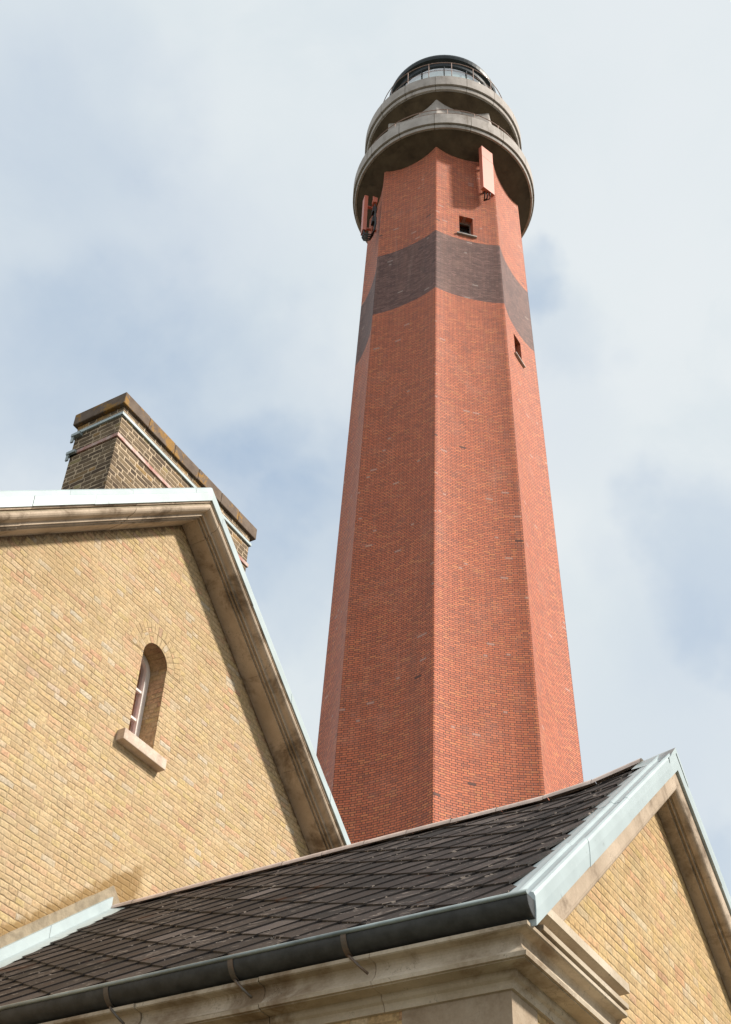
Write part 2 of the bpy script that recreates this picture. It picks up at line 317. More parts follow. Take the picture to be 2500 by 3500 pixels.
# ------------------------------------------------------------------ mesh helpers
class MB:
    def __init__(s): s.v = []; s.f = []; s.uv = []; s.sm = []; s.at = []
    def face(s, pts, uv=None, smooth=False, att=0.):
        pts = [Vector(p) for p in pts]; i = len(s.v); s.v += pts; s.f.append(list(range(i, i+len(pts))))
        if uv is None:
            n = Vector((0, 0, 0))
            for k in range(len(pts)):
                a, b_ = pts[k], pts[(k+1) % len(pts)]; n += a.cross(b_)
            n = [abs(c) for c in n]
            if n[0] >= n[1] and n[0] >= n[2]: uv = [(p.y, p.z) for p in pts]
            elif n[1] >= n[2]: uv = [(p.x, p.z) for p in pts]
            else: uv = [(p.x, p.y) for p in pts]
        s.uv.append(uv); s.sm.append(smooth); s.at.append(att)
    def box(s, a, b_, rot=None, c=None):
        x0, y0, z0 = a; x1, y1, z1 = b_
        P = [Vector((x, y, z)) for z in (z0, z1) for y in (y0, y1) for x in (x0, x1)]
        if rot is not None:
            c = Vector(c); P = [c + rot @ p for p in P]
        for q in ((0, 2, 3, 1), (4, 5, 7, 6), (0, 1, 5, 4), (2, 6, 7, 3), (0, 4, 6, 2), (1, 3, 7, 5)): s.face([P[k] for k in q])
    def tube(s, path, rad, n=8, closed=False, caps=True):
        path = [Vector(p) for p in path]; rings = []; N = len(path); up = None
        for i, p in enumerate(path):
            a = path[(i-1) % N] if (closed or i > 0) else p
            b_ = path[(i+1) % N] if (closed or i < N-1) else p
            t = (b_-a).normalized()
            if up is None: up = t.orthogonal().normalized()
            up = (up - t*up.dot(t)).normalized(); w = t.cross(up)
            rings.append([p + (up*math.cos(2*math.pi*k/n) + w*math.sin(2*math.pi*k/n))*rad for k in range(n)])
        for i in range(N if closed else N-1):
            A, B = rings[i], rings[(i+1) % N]
            for k in range(n): s.face([A[k], A[(k+1) % n], B[(k+1) % n], B[k]], smooth=True)
        if caps and not closed: s.face(rings[0][::-1]); s.face(rings[-1])
    def build(s, name, material, parent=None, merge=.0002, smooth_merge=False):
        me = bpy.data.meshes.new(name)
        base = Vector((0, 0, 0)); q = parent
        while q is not None: base += q.location; q = q.parent
        me.from_pydata([tuple(p-base) for p in s.v], [], s.f)
        ul = me.uv_layers.new(name='UVMap'); k = 0
        for fi, uvs in enumerate(s.uv):
            for t in uvs: ul.data[k].uv = t; k += 1
        al = me.attributes.new('tile', 'FLOAT', 'FACE')
        for fi, a in enumerate(s.at): al.data[fi].value = a
        for fi, sm_ in enumerate(s.sm): me.polygons[fi].use_smooth = sm_
        bm = bmesh.new(); bm.from_mesh(me); bmesh.ops.remove_doubles(bm, verts=bm.verts, dist=merge)
        bm.to_mesh(me); bm.free()
        me.materials.append(material)
        o = bpy.data.objects.new(name, me); COL.objects.link(o)
        if parent is not None: o.parent = parent
        return o

def thing(name, label, cat, loc):
    o = bpy.data.objects.new(name, None); COL.objects.link(o); o.location = loc
    o.empty_display_size = .5; o['label'] = label; o['category'] = cat; return o

def lathe(mb, prof, c, n=96, a0=0., a1=2*math.pi, smooth=True, tilt=None):
    for i in range(n):
        t0 = a0+(a1-a0)*i/n; t1 = a0+(a1-a0)*(i+1)/n
        for (r0, z0), (r1, z1) in zip(prof, prof[1:]):
            def P(r_, z_, t): cx, cy = c(z_) if callable(c) else c; return (cx+r_*math.sin(t), cy+r_*math.cos(t), z_)
            pts = [P(r0, z0, t0), P(r0, z0, t1), P(r1, z1, t1), P(r1, z1, t0)]
            uv = [(t0*3.3, z0), (t1*3.3, z0), (t1*3.3, z1), (t0*3.3, z1)]
            if r1 < 1e-4: pts = pts[:3]; uv = uv[:3]
            mb.face(pts, uv, smooth=False)

# ------------------------------------------------------------------ ground
mb = MB(); mb.face([(-900, -900, -1.6), (900, -900, -1.6), (900, 900, -1.6), (-900, 900, -1.6)])
o = mb.build('ground', M['ground']); o['kind'] = 'structure'

# ================================================================== LIGHTHOUSE
TAZ, TPH = R_(62.425), R_(4.969)
def axis(z): return (28*math.sin(TAZ)+.00157*z, 28*math.cos(TAZ)-.0030*z)
def RR(z): return 3.782-.0215*z
def arr_az(k): return TAZ+math.pi+TPH-R_(45)*k
tower = thing('lighthouse', 'tall octagonal red brick lighthouse with a dark brown band and two concrete galleries', 'lighthouse', (axis(0)[0], axis(0)[1], -1.6))

SL_ = [.22, .44, .62, .76, .86, .93, .975, 1.0]; SLIST = [-q for q in SL_[::-1]]+[0]+SL_
def section(z, sag=.058, n=16, rnd=.055):
    """one octagon with hollowed faces and rounded arrises; returns (x, y, u) per face"""
    cx, cy = axis(z); Rz = RR(z); out = []; sag = sag - .018*max(0., min(1., (z-20)/22))
    hw = Rz*math.sin(R_(22.5)); ap = Rz*math.cos(R_(22.5))
    for k in range(8):
        fa = arr_az(k)-R_(22.5)                     # outward azimuth of the face
        nx, ny = math.sin(fa), math.cos(fa); tx, ty = -ny, nx
        if True:
            # t must run from arris k to arris k+1
            ax = math.sin(arr_az(k))-math.sin(fa)*math.cos(R_(22.5)); ay = math.cos(arr_az(k))-math.cos(fa)*math.cos(R_(22.5))
            if ax*tx+ay*ty > 0: tx, ty = -tx, -ty
        row = []
        for i in range(n+1):
            s_ = SLIST[i]
            dep = -sag*Rz*(1-abs(s_)**2.5)
            ed = (1-abs(s_))*hw
            if ed < rnd: dep -= (rnd-ed)**2/rnd*.32
            row.append((cx+nx*(ap+dep)+tx*s_*hw, cy+ny*(ap+dep)+ty*s_*hw, s_*hw))
        out.append(row)
    return out

def shaft(mb, zs, skip=None, vmat=None):
    secs = [section(z) for z in zs]
    for zi in range(len(zs)-1):
        A, B = secs[zi], secs[zi+1]
        for k in range(8):
            for i in range(len(A[k])-1):
                if skip and skip(k, i, zs[zi], zs[zi+1]): continue
                p = [(A[k][i], zs[zi]), (A[k][i+1], zs[zi]), (B[k][i+1], zs[zi+1]), (B[k][i], zs[zi+1])]
                mb.face([(q[0], q[1], z) for q, z in p], [(q[2]+20*k, z) for q, z in p], smooth=True)
# window openings fall on columns i = 5..8 of their face (about 0.44 m wide)
WZ = {0: (36.54, 37.66), 1: (31.42, 32.50)}
def skip(k, i, z0, z1):
    return k in WZ and 7 <= i <= 8 and z0 >= WZ[k][0]-.001 and z1 <= WZ[k][1]+.001
zs = sorted(set([-1.6, 2, 6, 10, 13, 16, 19, 22, 25, 28, 30, 34, 39, 40.5, 42.2] + [WZ[0][0], WZ[0][1], WZ[1][0], WZ[1][1]]))
mb = MB(); shaft(mb, zs, skip)
shaft_o = mb.build('shaft', M['tower'], tower)
mb = MB(); shaft(mb, [42.2, 44, 45.9]); mb.build('upper_drum', M['conc'], tower)

def face_frame(k, z):
    cx, cy = axis(z); fa = arr_az(k)-R_(22.5)
    n = Vector((math.sin(fa), math.cos(fa), 0)); t = Vector((-n.y, n.x, 0))
    ad = Vector((math.sin(arr_az(k)), math.cos(arr_az(k)), 0))
    if ad.dot(t) > 0: t = -t
    return Vector((cx, cy, 0)), n, t, RR(z)*math.cos(R_(22.5))
def tower_window(k, open_casement):
    z0, z1 = WZ[k]
    A = section(z0)[k]; B = section(z1)[k]
    C, n, t, ap = face_frame(k, (z0+z1)/2); dn = -n*.42
    c = [Vector((A[7][0], A[7][1], z0)), Vector((A[9][0], A[9][1], z0)), Vector((B[9][0], B[9][1], z1)), Vector((B[7][0], B[7][1], z1))]
    rv = MB()
    for i in range(4):
        a, b_ = c[i], c[(i+1) % 4]
        rv.face([a, b_, b_+dn, a+dn], [(0, a.z), (.001 if i % 2 else .44, b_.z), (.42, b_.z), (.42, a.z)])
    rv.build('window_reveal', M['tower'], tower)
    fr = MB(); q = [p+dn*.62 for p in c]; ctr = sum(q, Vector())/4
    inn = [ctr+(p-ctr)*.86 for p in q]
    for i in range(4):
        j = (i+1) % 4
        fr.face([q[i], q[j], inn[j], inn[i]]); fr.face([inn[i], inn[j], inn[j]+dn*.12, inn[i]+dn*.12])
    w = fr.build('window', M['grey'], tower)
    pn = MB()
    if open_casement:
        pn.face([p+dn*.08 for p in inn]); pn.build('pane', M['glass'], w)
        bar = MB(); h = (z1-z0)
        p0 = inn[0]+Vector((0, 0, .02))+n*.03; p1 = inn[1]+Vector((0, 0, .02))+n*.03
        bar.tube([p0+Vector((0, 0, .17)), p0*.35+p1*.65+Vector((0, 0, .17))+n*.05, p1*.95+p0*.05+n*.05+Vector((0, 0, .02))], .02, 6)
        bar.build('casement_stay', M['zincd'], w)
    else:
        pn.face([p+dn*.08 for p in inn]); pn.build('pane', M['glass'], w)
    dk = MB(); dk.face([p+dn*1.02 for p in c]); 
    dk.build('dark_room', M['dark'], w)
    sl_ = MB(); m0 = (c[0]+c[1])/2; rot = Matrix((t, n, Vector((0, 0, 1)))).transposed()
    sl_.box((-.36, -.25, -.055), (.36, .075, -.002), rot, m0)
    sl_.build('sill', M['conc'], w)
tower_window(0, True); tower_window(1, False)

# galleries
def ring(mb, prof, n=96): lathe(mb, prof, axis, n)
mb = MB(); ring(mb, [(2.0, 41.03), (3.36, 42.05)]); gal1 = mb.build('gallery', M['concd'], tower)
mb = MB(); ring(mb, [(3.36, 42.05), (3.36, 42.075), (3.435, 42.06), (3.46, 42.16), (3.455, 42.205), (3.40, 42.22), (3.40, 42.255), (3.53, 42.245), (3.535, 42.86), (3.42, 42.90), (3.40, 42.60), (2.0, 42.60)])
mb.build('parapet', M['conc'], gal1)
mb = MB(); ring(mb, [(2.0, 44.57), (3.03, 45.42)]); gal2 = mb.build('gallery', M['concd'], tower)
mb = MB(); ring(mb, [(3.03, 45.42), (3.03, 45.47), (3.10, 45.46), (3.12, 45.60), (3.115, 45.65), (3.06, 45.67), (3.06, 45.70), (3.195, 45.69), (3.20, 46.29), (3.10, 46.33), (3.08, 46.10), (1.8, 46.10)])
mb.build('parapet', M['conc'], gal2)
# vertical panel joints of the parapets as narrow shallow fillets of darker mortar
def railing(rad, z_base, z_top, posts, parent, mids, phase=0.):
    p = MB()
    for zt in [z_top]+mids:
        c = axis(zt); p.tube([(c[0]+rad*math.sin(2*math.pi*i/96), c[1]+rad*math.cos(2*math.pi*i/96), zt) for i in range(96)], .018 if zt == z_top else .010, 6, closed=True)
    ro = p.build('railing', M['rail'], parent)
    for i in range(posts):
        a = 2*math.pi*(i+phase)/posts; c = axis(z_base); q = MB()
        q.tube([(c[0]+rad*math.sin(a), c[1]+rad*math.cos(a), z_base), (c[0]+rad*math.sin(a), c[1]+rad*math.cos(a), z_top)], .016, 6)
        q.build('post', M['rail'], ro)
railing(3.33, 42.80, 43.50, 20, tower, [43.25], .3)
mb = MB(); ring(mb, [(1.9, 46.2), (2.78, 46.2), (2.80, 47.05), (2.0, 47.10)]); mb.build('upper_deck', M['conc'], gal2)
railing(2.65, 47.08, 48.40, 18, tower, [47.78], .72)
# lantern
NP = 14
mb = MB(); ring(mb, [(2.16, 46.10), (2.16, 46.75), (2.10, 46.78), (2.10, 46.6)]); lan = mb.build('lantern_room', M['black'], tower)
for i in range(NP):
    a0 = 2*math.pi*(i+.35)/NP; a1 = 2*math.pi*(i+1.35)/NP; c = axis(47.5)
    p = MB(); q = MB()
    for s_ in range(4):
        b0 = a0+(a1-a0)*s_/4; b1 = a0+(a1-a0)*(s_+1)/4
        for mbx, rad in ((p, 2.10), ):
            mbx.face([(c[0]+rad*math.sin(b0), c[1]+rad*math.cos(b0), 46.75), (c[0]+rad*math.sin(b1), c[1]+rad*math.cos(b1), 46.75),
                      (c[0]+rad*math.sin(b1), c[1]+rad*math.cos(b1), 49.08), (c[0]+rad*math.sin(b0), c[1]+rad*math.cos(b0), 49.08)], smooth=True)
    p.build('pane', M['glass'], lan)
    m_ = MB(); m_.tube([(c[0]+2.12*math.sin(a0), c[1]+2.12*math.cos(a0), 46.75), (c[0]+2.12*math.sin(a0), c[1]+2.12*math.cos(a0), 49.1)], .03, 6)
    m_.build('mullion', M['black'], lan)
mb = MB(); cc_ = axis(47.9); mb.tube([(cc_[0]+2.12*math.sin(2*math.pi*i/72), cc_[1]+2.12*math.cos(2*math.pi*i/72), 48.2) for i in range(72)], .022, 6, closed=True)
mb.build('transom', M['black'], lan)
mb = MB(); ring(mb, [(1.98, 46.7), (1.98, 48.98)], 64); mb.build('pane_lining', M['lining'], lan)  # pale cylinder standing just inside the panes
mb = MB(); ring(mb, [(0.02, 49.0), (2.12, 49.05), (2.16, 49.10), (2.16, 49.34), (2.30, 49.44), (2.34, 49.56), (2.34, 49.66), (2.22, 49.72), (1.9, 50.3), (1.3, 50.9), (.7, 51.2), (.3, 51.3), (.3, 51.7), (0.02, 51.8)], 72)
lr = mb.build('lantern_roof', M['black'], tower)

# ---- antennas fixed to the shaft
def bolt_box(mb, C, n, t, u0, u1, off0, off1, z0, z1):
    rot = Matrix((t, n, Vector((0, 0, 1)))).transposed(); mb.box((u0, off0, z0), (u1, off1, z1), rot, C)
C, n, t, ap = face_frame(0, 40.3); hw = RR(40.3)*math.sin(R_(22.5))
base = C+n*(ap+.25)+t*(.72)
ant = thing('antenna', 'upright brick red antenna panel on the right of the tower under the lower gallery', 'antenna', (base.x, base.y, 38.95))
AC = C+n*(ap+.30)+t*.71; q = R_(201); n9 = Vector((math.sin(q), math.cos(q), 0)); t9 = Vector((n9.y, -n9.x, 0))
if t9.dot(t) < 0: t9 = -t9
AC.z = 0
mb = MB(); bolt_box(mb, AC, n9, t9, -.27, .27, -.08, .08, 38.95, 40.98); mb.build('lower_panel', M['anten'], ant)
mb = MB(); bolt_box(mb, AC, n9, t9, -.27, .27, -.08, .08, 40.995, 41.66); mb.build('upper_panel', M['anten'], ant)
for z in (39.4, 41.0):
    mb = MB(); bolt_box(mb, C, n, t, .64, .74, ap-.06, ap+.24, z, z+.07); mb.build('bracket', M['strap'], ant)
mb = MB()
pz = lambda du, off, z: C+t*du+n*(ap+off)+Vector((0, 0, z))
for du in (.60, .70, .80): mb.tube([pz(du, .30, 38.97), pz(du, .29, 38.84), pz(du+.02, .20, 38.74), pz(.66, .02, 38.80)], .022, 6)
mb.build('cable', M['cable'], ant)
mb = MB(); pc = AC-n9*.13; mb.tube([(pc.x, pc.y, 39.0), (pc.x, pc.y, 41.5)], .03, 8); mb.build('pole', M['grey'], ant)
for z in (39.35, 40.6, 41.3):
    mb = MB(); bolt_box(mb, AC, n9, t9, -.06, .06, -.17, -.08, z, z+.06); mb.build('clamp', M['grey'], ant)
# second antenna on the left-hand face
C, n, t, ap = face_frame(-2, 39.5)
S0 = dict(u=-.15)
tb = .25
base = C+n*(ap+.5)+t*tb
an2 = thing('antenna', 'red antenna panel with black cables at the left edge of the tower', 'antenna', (base.x, base.y, 37.9))
mb = MB(); bolt_box(mb, C, n, t, tb-.15, tb+.15, ap+.36, ap+.50, 38.75, 40.95); mb.build('panel', M['anten'], an2)
for z in (39.0, 40.4):
    mb = MB(); bolt_box(mb, C, n, t, tb-.04, tb+.04, ap-.05, ap+.36, z, z+.07); mb.build('bracket', M['anten'], an2)
pz = lambda du, off, z: C+t*(tb+du)+n*(ap+off)+Vector((0, 0, z))
for z in (39.15, 39.8, 40.4):
    mb = MB(); mb.box((tb+.22, ap+.06, z-.18), (tb+.44, ap+.22, z+.12), Matrix((t, n, Vector((0, 0, 1)))).transposed(), C)
    mb.build('radio_box', M['cable'] if z < 40 else M['anten'], an2)
mb = MB(); mb.tube([pz(.2, .16, 38.5), pz(.2, .16, 40.9)], .035, 8); mb.build('pole', M['anten'], an2)
mb = MB()
for j in range(4):
    a = -.12+.08*j
    mb.tube([pz(a, .43, 38.78), pz(a, .44, 38.60), pz(a+.04, .38, 38.40+.03*j), pz(a+.18, .20, 38.30), pz(a+.34, .12, 38.42), pz(a+.42, .10, 38.7), pz(a+.40, .12, 39.1), pz(a+.30, .14, 39.5+.2*j)], .030, 6)
mb.build('cable', M['cable'], an2)

# ================================================================== GABLES
def line_z(X, X0, Z0, sl_, nn): return Z0 + nn*math.sqrt(1+sl_*sl_) - sl_*abs(X-X0)
def rake(prof, X0, Z0, sl_, Yw, xs, jit=0., gap=0., zmin=None, seed=1):
    """sweep a profile of (outward, up) points along both slopes of a gable, in blocks"""
    rg = random.Random(seed); mb = MB()
    for a, b_ in zip(xs, xs[1:]):
        parts = [(a, b_)]
        if a < X0 < b_: parts = [(a, X0), (X0, b_)]
        do = rg.uniform(-jit, jit); dn = rg.uniform(-jit, jit)
        for (p, q) in parts:
            p2 = p+gap if p != X0 else p; q2 = q-gap if q != X0 else q
            P = [[Vector((x, Yw-o-do, line_z(x, X0, Z0, sl_, nn+dn))) for o, nn in prof] for x in (p2, q2)]
            if zmin is not None:
                for row in P:
                    for v in row: v.z = max(v.z, zmin)
            for i in range(len(prof)-1): mb.face([P[0][i], P[1][i], P[1][i+1], P[0][i+1]])
            if p != X0: mb.face(P[0])
            if q != X0: mb.face(P[1][::-1])
    return mb
def cuts(a, b_, step, seed, X0=None):
    rg = random.Random(seed); out = [a]; x = a
    while x+step*1.5 < b_:
        x += step*rg.uniform(.8, 1.2)
        if X0 and abs(x-X0) < .12: x = X0+.2
        out.append(x)
    return out+[b_]

# ------------------------------------------------------------------ main house
X0, ZJ, SL, YW = 8.5, 10.21, .861, 8.0
XL, XR, YB, GZ = 2.2, 14.8, 19.0, -1.6
house = thing('gabled_house', 'yellow brick gable house with stone verge, pale metal edging and narrow arched window', 'house', (8.5, 8.0, GZ))
zw = lambda x: line_z(x, X0, ZJ, SL, .02)
wx0, wx1, wz0, wzs, wr, wcx = 8.25, 8.67, 7.05, 8.15, .21, 8.46
mb = MB()
mb.face([(XL, YW, GZ), (wx0, YW, GZ), (wx0, YW, zw(wx0)), (XL, YW, zw(XL))])
mb.face([(wx1, YW, GZ), (XR, YW, GZ), (XR, YW, zw(XR)), (wx1, YW, zw(wx1))])
mb.face([(wx0, YW, GZ), (wx1, YW, GZ), (wx1, YW, wz0), (wx0, YW, wz0)])
NA = 16; arc = [(wcx-wr*math.cos(math.pi*i/NA), wzs+wr*math.sin(math.pi*i/NA)) for i in range(NA+1)]
for (xa, za), (xb, zb) in zip(arc, arc[1:]):
    mb.face([(xa, YW, za), (xb, YW, zb), (xb, YW, min(zw(xb), 99)), (xa, YW, zw(xa))])
D_ = .25
mb.face([(wx1, YW, wz0), (wx1, YW+D_, wz0), (wx1, YW+D_, wzs), (wx1, YW, wzs)])
mb.face([(wx0, YW, wz0), (wx0, YW+D_, wz0), (wx0, YW+D_, wzs), (wx0, YW, wzs)])
for i in range(NA):
    (xa, za), (xb, zb) = arc[i], arc[i+1]; s0 = wr*math.pi*i/NA; s1 = wr*math.pi*(i+1)/NA
    mb.face([(xa, YW, za), (xb, YW, zb), (xb, YW+D_, zb), (xa, YW+D_, za)], [(0, s0+.02), (0, s1+.02), (D_, s1+.02), (D_, s0+.02)], smooth=True)
for X in (XL, XR): mb.face([(X, YW, GZ), (X, YB, GZ), (X, YB, zw(X)), (X, YW, zw(X))])
mb.face([(XL, YB, GZ), (XR, YB, GZ), (XR, YB, zw(XR)), (X0, YB, zw(X0)), (XL, YB, zw(XL))])
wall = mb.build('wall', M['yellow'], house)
# brick arch round the window head: two rings of rowlocks, 4 mm proud
for ri, (ra, rb) in enumerate(((.212, .335), (.342, .46))):
    mb = MB(); nb = 13 if ri == 0 else 19
    for i in range(nb):
        t0 = math.pi*(i+.03)/nb; t1 = math.pi*(i+.97)/nb; yf = YW-.002-.0015*random.random(); ud = random.randint(0, 40)*.300+.03; vd = random.randint(0, 60)*.0625+.006
        P = []
        for t_ in (t0, (t0+t1)/2, t1):
            P.append([(wcx-ra*math.cos(t_), yf, wzs+ra*math.sin(t_)), (wcx-rb*math.cos(t_), yf, wzs+rb*math.sin(t_))])
        for j in range(2):
            mb.face([P[j][0], P[j+1][0], P[j+1][1], P[j][1]], [(ud, vd+.026*j), (ud, vd+.026*(j+1)), (ud+.12, vd+.026*(j+1)), (ud+.12, vd+.026*j)])
        a = [P[0][0], P[0][1], P[2][1], P[2][0]]
        for j in range(4):
            p, q = Vector(a[j]), Vector(a[(j+1) % 4]); mb.face([p, q, q+Vector((0, .01, 0)), p+Vector((0, .01, 0))])
    mb.build('window_arch', M['yellow'], house)
# window
def arch_strip(mb, r_out, r_in, y0, y1, bot):
    Po = [(wcx-r_out, bot)]+[(wcx-r_out*math.cos(math.pi*i/20), wzs+r_out*math.sin(math.pi*i/20)) for i in range(21)]+[(wcx+r_out, bot)]
    Pi = [(wcx-r_in, bot)]+[(wcx-r_in*math.cos(math.pi*i/20), wzs+r_in*math.sin(math.pi*i/20)) for i in range(21)]+[(wcx+r_in, bot)]
    for i in range(len(Po)-1):
        mb.face([(Po[i][0], y0, Po[i][1]), (Po[i+1][0], y0, Po[i+1][1]), (Pi[i+1][0], y0, Pi[i+1][1]), (Pi[i][0], y0, Pi[i][1])])
        mb.face([(Pi[i][0], y0, Pi[i][1]), (Pi[i+1][0], y0, Pi[i+1][1]), (Pi[i+1][0], y1, Pi[i+1][1]), (Pi[i][0], y1, Pi[i][1])])
mb = MB(); arch_strip(mb, .21, .178, YW+.235, YW+.255, wz0); arch_strip(mb, .172, .128, YW+.222, YW+.27, wz0)
win = mb.build('window', M['white'], house)
for z in (7.885, 7.525):
    mb = MB(); mb.box((wcx-.13, YW+.235, z-.014), (wcx+.13, YW+.27, z+.014)); mb.build('glazing_bar', M['white'], win)
mb = MB(); mb.face([(wcx-.13, YW+.262, wz0)]+[(wcx-.13*math.cos(math.pi*i/16), YW+.262, wzs+.13*math.sin(math.pi*i/16)) for i in range(17)]+[(wcx+.13, YW+.262, wz0)])
mb.build('pane', M['glass'], win)
mb = MB()
for i in range(12):
    xa = wcx-.2+.4*i/12; xb = wcx-.2+.4*(i+1)/12; mb.face([(xa, YW+.32+.02*(i % 2), wz0), (xb, YW+.34-.02*(i % 2), wz0), (xb, YW+.34-.02*(i % 2), 8.4), (xa, YW+.32+.02*(i % 2), 8.4)])
mb.build('curtain', M['curtain'], win)
mb = MB(); mb.box((8.095, YW-.105, 6.925), (8.80, YW+.26, 7.052))
sill = mb.build('sill', M['sill'], win)
bv = sill.modifiers.new('bevel', 'BEVEL'); bv.width = .006; bv.segments = 2

# stone verge moulding
prof = [(-.02, .0), (.225, .0), (.228, .024), (.252, .026), (.254, .008), (.264, .008), (.267, .036), (.292, .038), (.294, .022), (.303, .022), (.306, .048)]
for i in range(9):     # roll
    a = -math.pi/2+math.pi*.95*i/8; prof.append((.325+.082*math.cos(a), .105+.050*math.sin(a)))
prof += [(.355, .156), (.395, .160), (.397, .185)]
mb = rake(prof, X0, ZJ, SL, YW, cuts(XL, XR, 1.15, 5, X0), jit=.0035, gap=.0025, seed=3); mb.build('verge_moulding', M['rake'], house)
core = [(o-.008, n_+.008) for o, n_ in prof]
mb = rake(core, X0, ZJ, SL, YW, [XL, XR], 0, 0); mb.build('joint_mortar', M['mort'], house)
# pale metal edging: lower drip board, folded seam, upper strip
lowp = [(.390, .182), (.417, .177), (.410, .280), (.398, .287)]
upp = [(.385, .278), (.402, .278), (.382, .342), (.357, .360), (.25, .366), (.0, .366)]
mb = rake(lowp, X0, ZJ, SL, YW, cuts(XL, XR, .95, 9, X0), jit=.0035, gap=.0015, seed=5); e1 = mb.build('verge_flashing', M['zinc'], house)
mb = rake(upp, X0, ZJ, SL, YW, cuts(XL, XR, 1.05, 12, X0), jit=.003, gap=.0015, seed=6); mb.build('flashing_strip', M['zinc'], e1)
mb = rake([(o-.01, n_+.004) for o, n_ in lowp]+[(.38, .28)], X0, ZJ, SL, YW, [XL, XR]); mb.build('flashing_seam', M['zincd'], e1)
# roof
mb = MB()
for s_ in (-1, 1):
    xe = X0+s_*6.7
    a = lambda x, nn, y: (x, y, line_z(x, X0, ZJ, SL, nn))
    for nn in (.16, .356):
        mb.face([a(X0, nn, YW-.30), a(xe, nn, YW-.30), a(xe, nn, YB+.3), a(X0, nn, YB+.3)], att=.3)
    mb.face([a(xe, .16, YW-.30), a(xe, .356, YW-.30), a(xe, .356, YB+.3), a(xe, .16, YB+.3)], att=.3)
    mb.face([a(X0, .16, YB+.3), a(X0, .356, YB+.3), a(xe, .356, YB+.3), a(xe, .16, YB+.3)], att=.3)
roof = mb.build('roof', M['slate'], house)

# chimney
cx0, cx1, cy0, cy1 = 7.60, 10.43, 8.5, 9.26
mb = MB(); mb.box((cx0, cy0, 8.4), (cx1, cy1, 11.745)); chim = mb.build('chimney', M['chim'], house)
def cap_box(x0, y0, x1, y1, z0, z1, name, material, par, bev=.012):
    mb = MB(); mb.box((x0, y0, z0), (x1, y1, z1)); o_ = mb.build(name, material, par)
    if bev: b_ = o_.modifiers.new('bevel', 'BEVEL'); b_.width = bev; b_.segments = 2
    return o_
xs = [7.54, 8.05, 8.60, 9.13, 9.66, 10.08, 10.53]
for i, (a, b_) in enumerate(zip(xs, xs[1:])):
    dz = random.uniform(-.006, .006); cap_box(a+.002, 8.46+random.uniform(-.004, .004), b_-.002, 9.31, 11.745+dz, 11.945+dz, 'cap_stone', M['cap'], chim)
def strap(z0, z1, pr, material, name, sag=0., lean=0.):
    mb = MB(); N = 16
    for i in range(N):
        a = cx0-pr+(cx1-cx0+2*pr)*i/N; b_ = cx0-pr+(cx1-cx0+2*pr)*(i+1)/N
        za = z0-sag*math.sin(math.pi*i/N)-lean*i/N; zb = z0-sag*math.sin(math.pi*(i+1)/N)-lean*(i+1)/N; h = z1-z0
        mb.face([(a, cy0-pr, za), (b_, cy0-pr, zb), (b_, cy0-pr, zb+h), (a, cy0-pr, za+h)])
        mb.face([(a, cy0-pr, za), (b_, cy0-pr, zb), (b_, cy0, zb), (a, cy0, za)])
    for X in (cx0-pr, cx1+pr):
        zz = z0 if X < 9 else z0-lean
        mb.face([(X, cy0-pr, zz), (X, cy1+pr, zz-.0), (X, cy1+pr, zz+(z1-z0)), (X, cy0-pr, zz+(z1-z0))])
        xi = cx0 if X < 9 else cx1
        mb.face([(X, cy0-pr, zz), (X, cy1+pr, zz), (xi, cy1, zz), (xi, cy0, zz)])
    mb.build(name, material, chim)
strap(11.575, 11.620, .026, M['zinc'], 'metal_band')
strap(11.19, 11.245, .022, M['rust'], 'iron_strap', .02, .0)
for z, w in ((11.52, .05), (11.19, .05)):
    mb = MB(); mb.box((cx0-.06, cy1-.12, z), (cx0+.05, cy1+w*.45, z+.045)); mb.box((cx0-.05, cy1-.02, z-.10), (cx0-.03, cy1+w*.4, z+.02)); mb.build('band_clamp', M['zincd'], chim)

# ================================================================== LOW WING
AX, AZ, AS, AY = 8.5, 5.415, .845, 2.62       # ridge X, top Z, slope, gable wall plane
WXL, WXR = 5.72, 11.28
ann = thing('low_wing', 'low yellow brick wing with diamond slate roof, dark gutter and stone cornice', 'building', (8.5, 2.62, GZ))
zt = lambda x, nn=0.: line_z(x, AX, AZ, AS, nn)
RZ, RS = 5.262, .815                          # the slates lie a little below the raised verge
def zr(x, nn=0.): return line_z(x, AX, RZ, RS, nn)
def lift(x, y): return (zt(x)-.022-zr(x))*max(0., min(1., (3.35-y)/.80))**1.4
mb = MB(); nj = -.275
mb.face([(WXL, AY, GZ), (WXR, AY, GZ), (WXR, AY, zt(WXR, nj)), (AX, AY, zt(AX, nj)), (WXL, AY, zt(WXL, nj))])
ye = YW-.002
mb.face([(WXL, AY, GZ), (WXL, ye, GZ), (WXL, ye, 2.82), (WXL, AY, 2.82)])
mb.face([(WXR, AY, GZ), (WXR, ye, GZ), (WXR, ye, 2.82), (WXR, AY, 2.82)])
mb.build('wall', M['yellow2'], ann)
# quoins, 6 mm proud
rg = random.Random(4); z = 2.548; k = 0
while z > GZ+.3:
    h = .34; L1, L2 = ((.62, .30) if k % 2 == 0 else (.30, .55))
    mb = MB(); mb.box((WXL-.006, AY-.006, z-h+.004), (WXL+L2, AY+.1, z)); mb.box((WXL-.0065, AY+.06, z-h+.004), (WXL+.1, AY+L1, z))
    mb.build('quoin', M['quoin'], ann); z -= h; k += 1

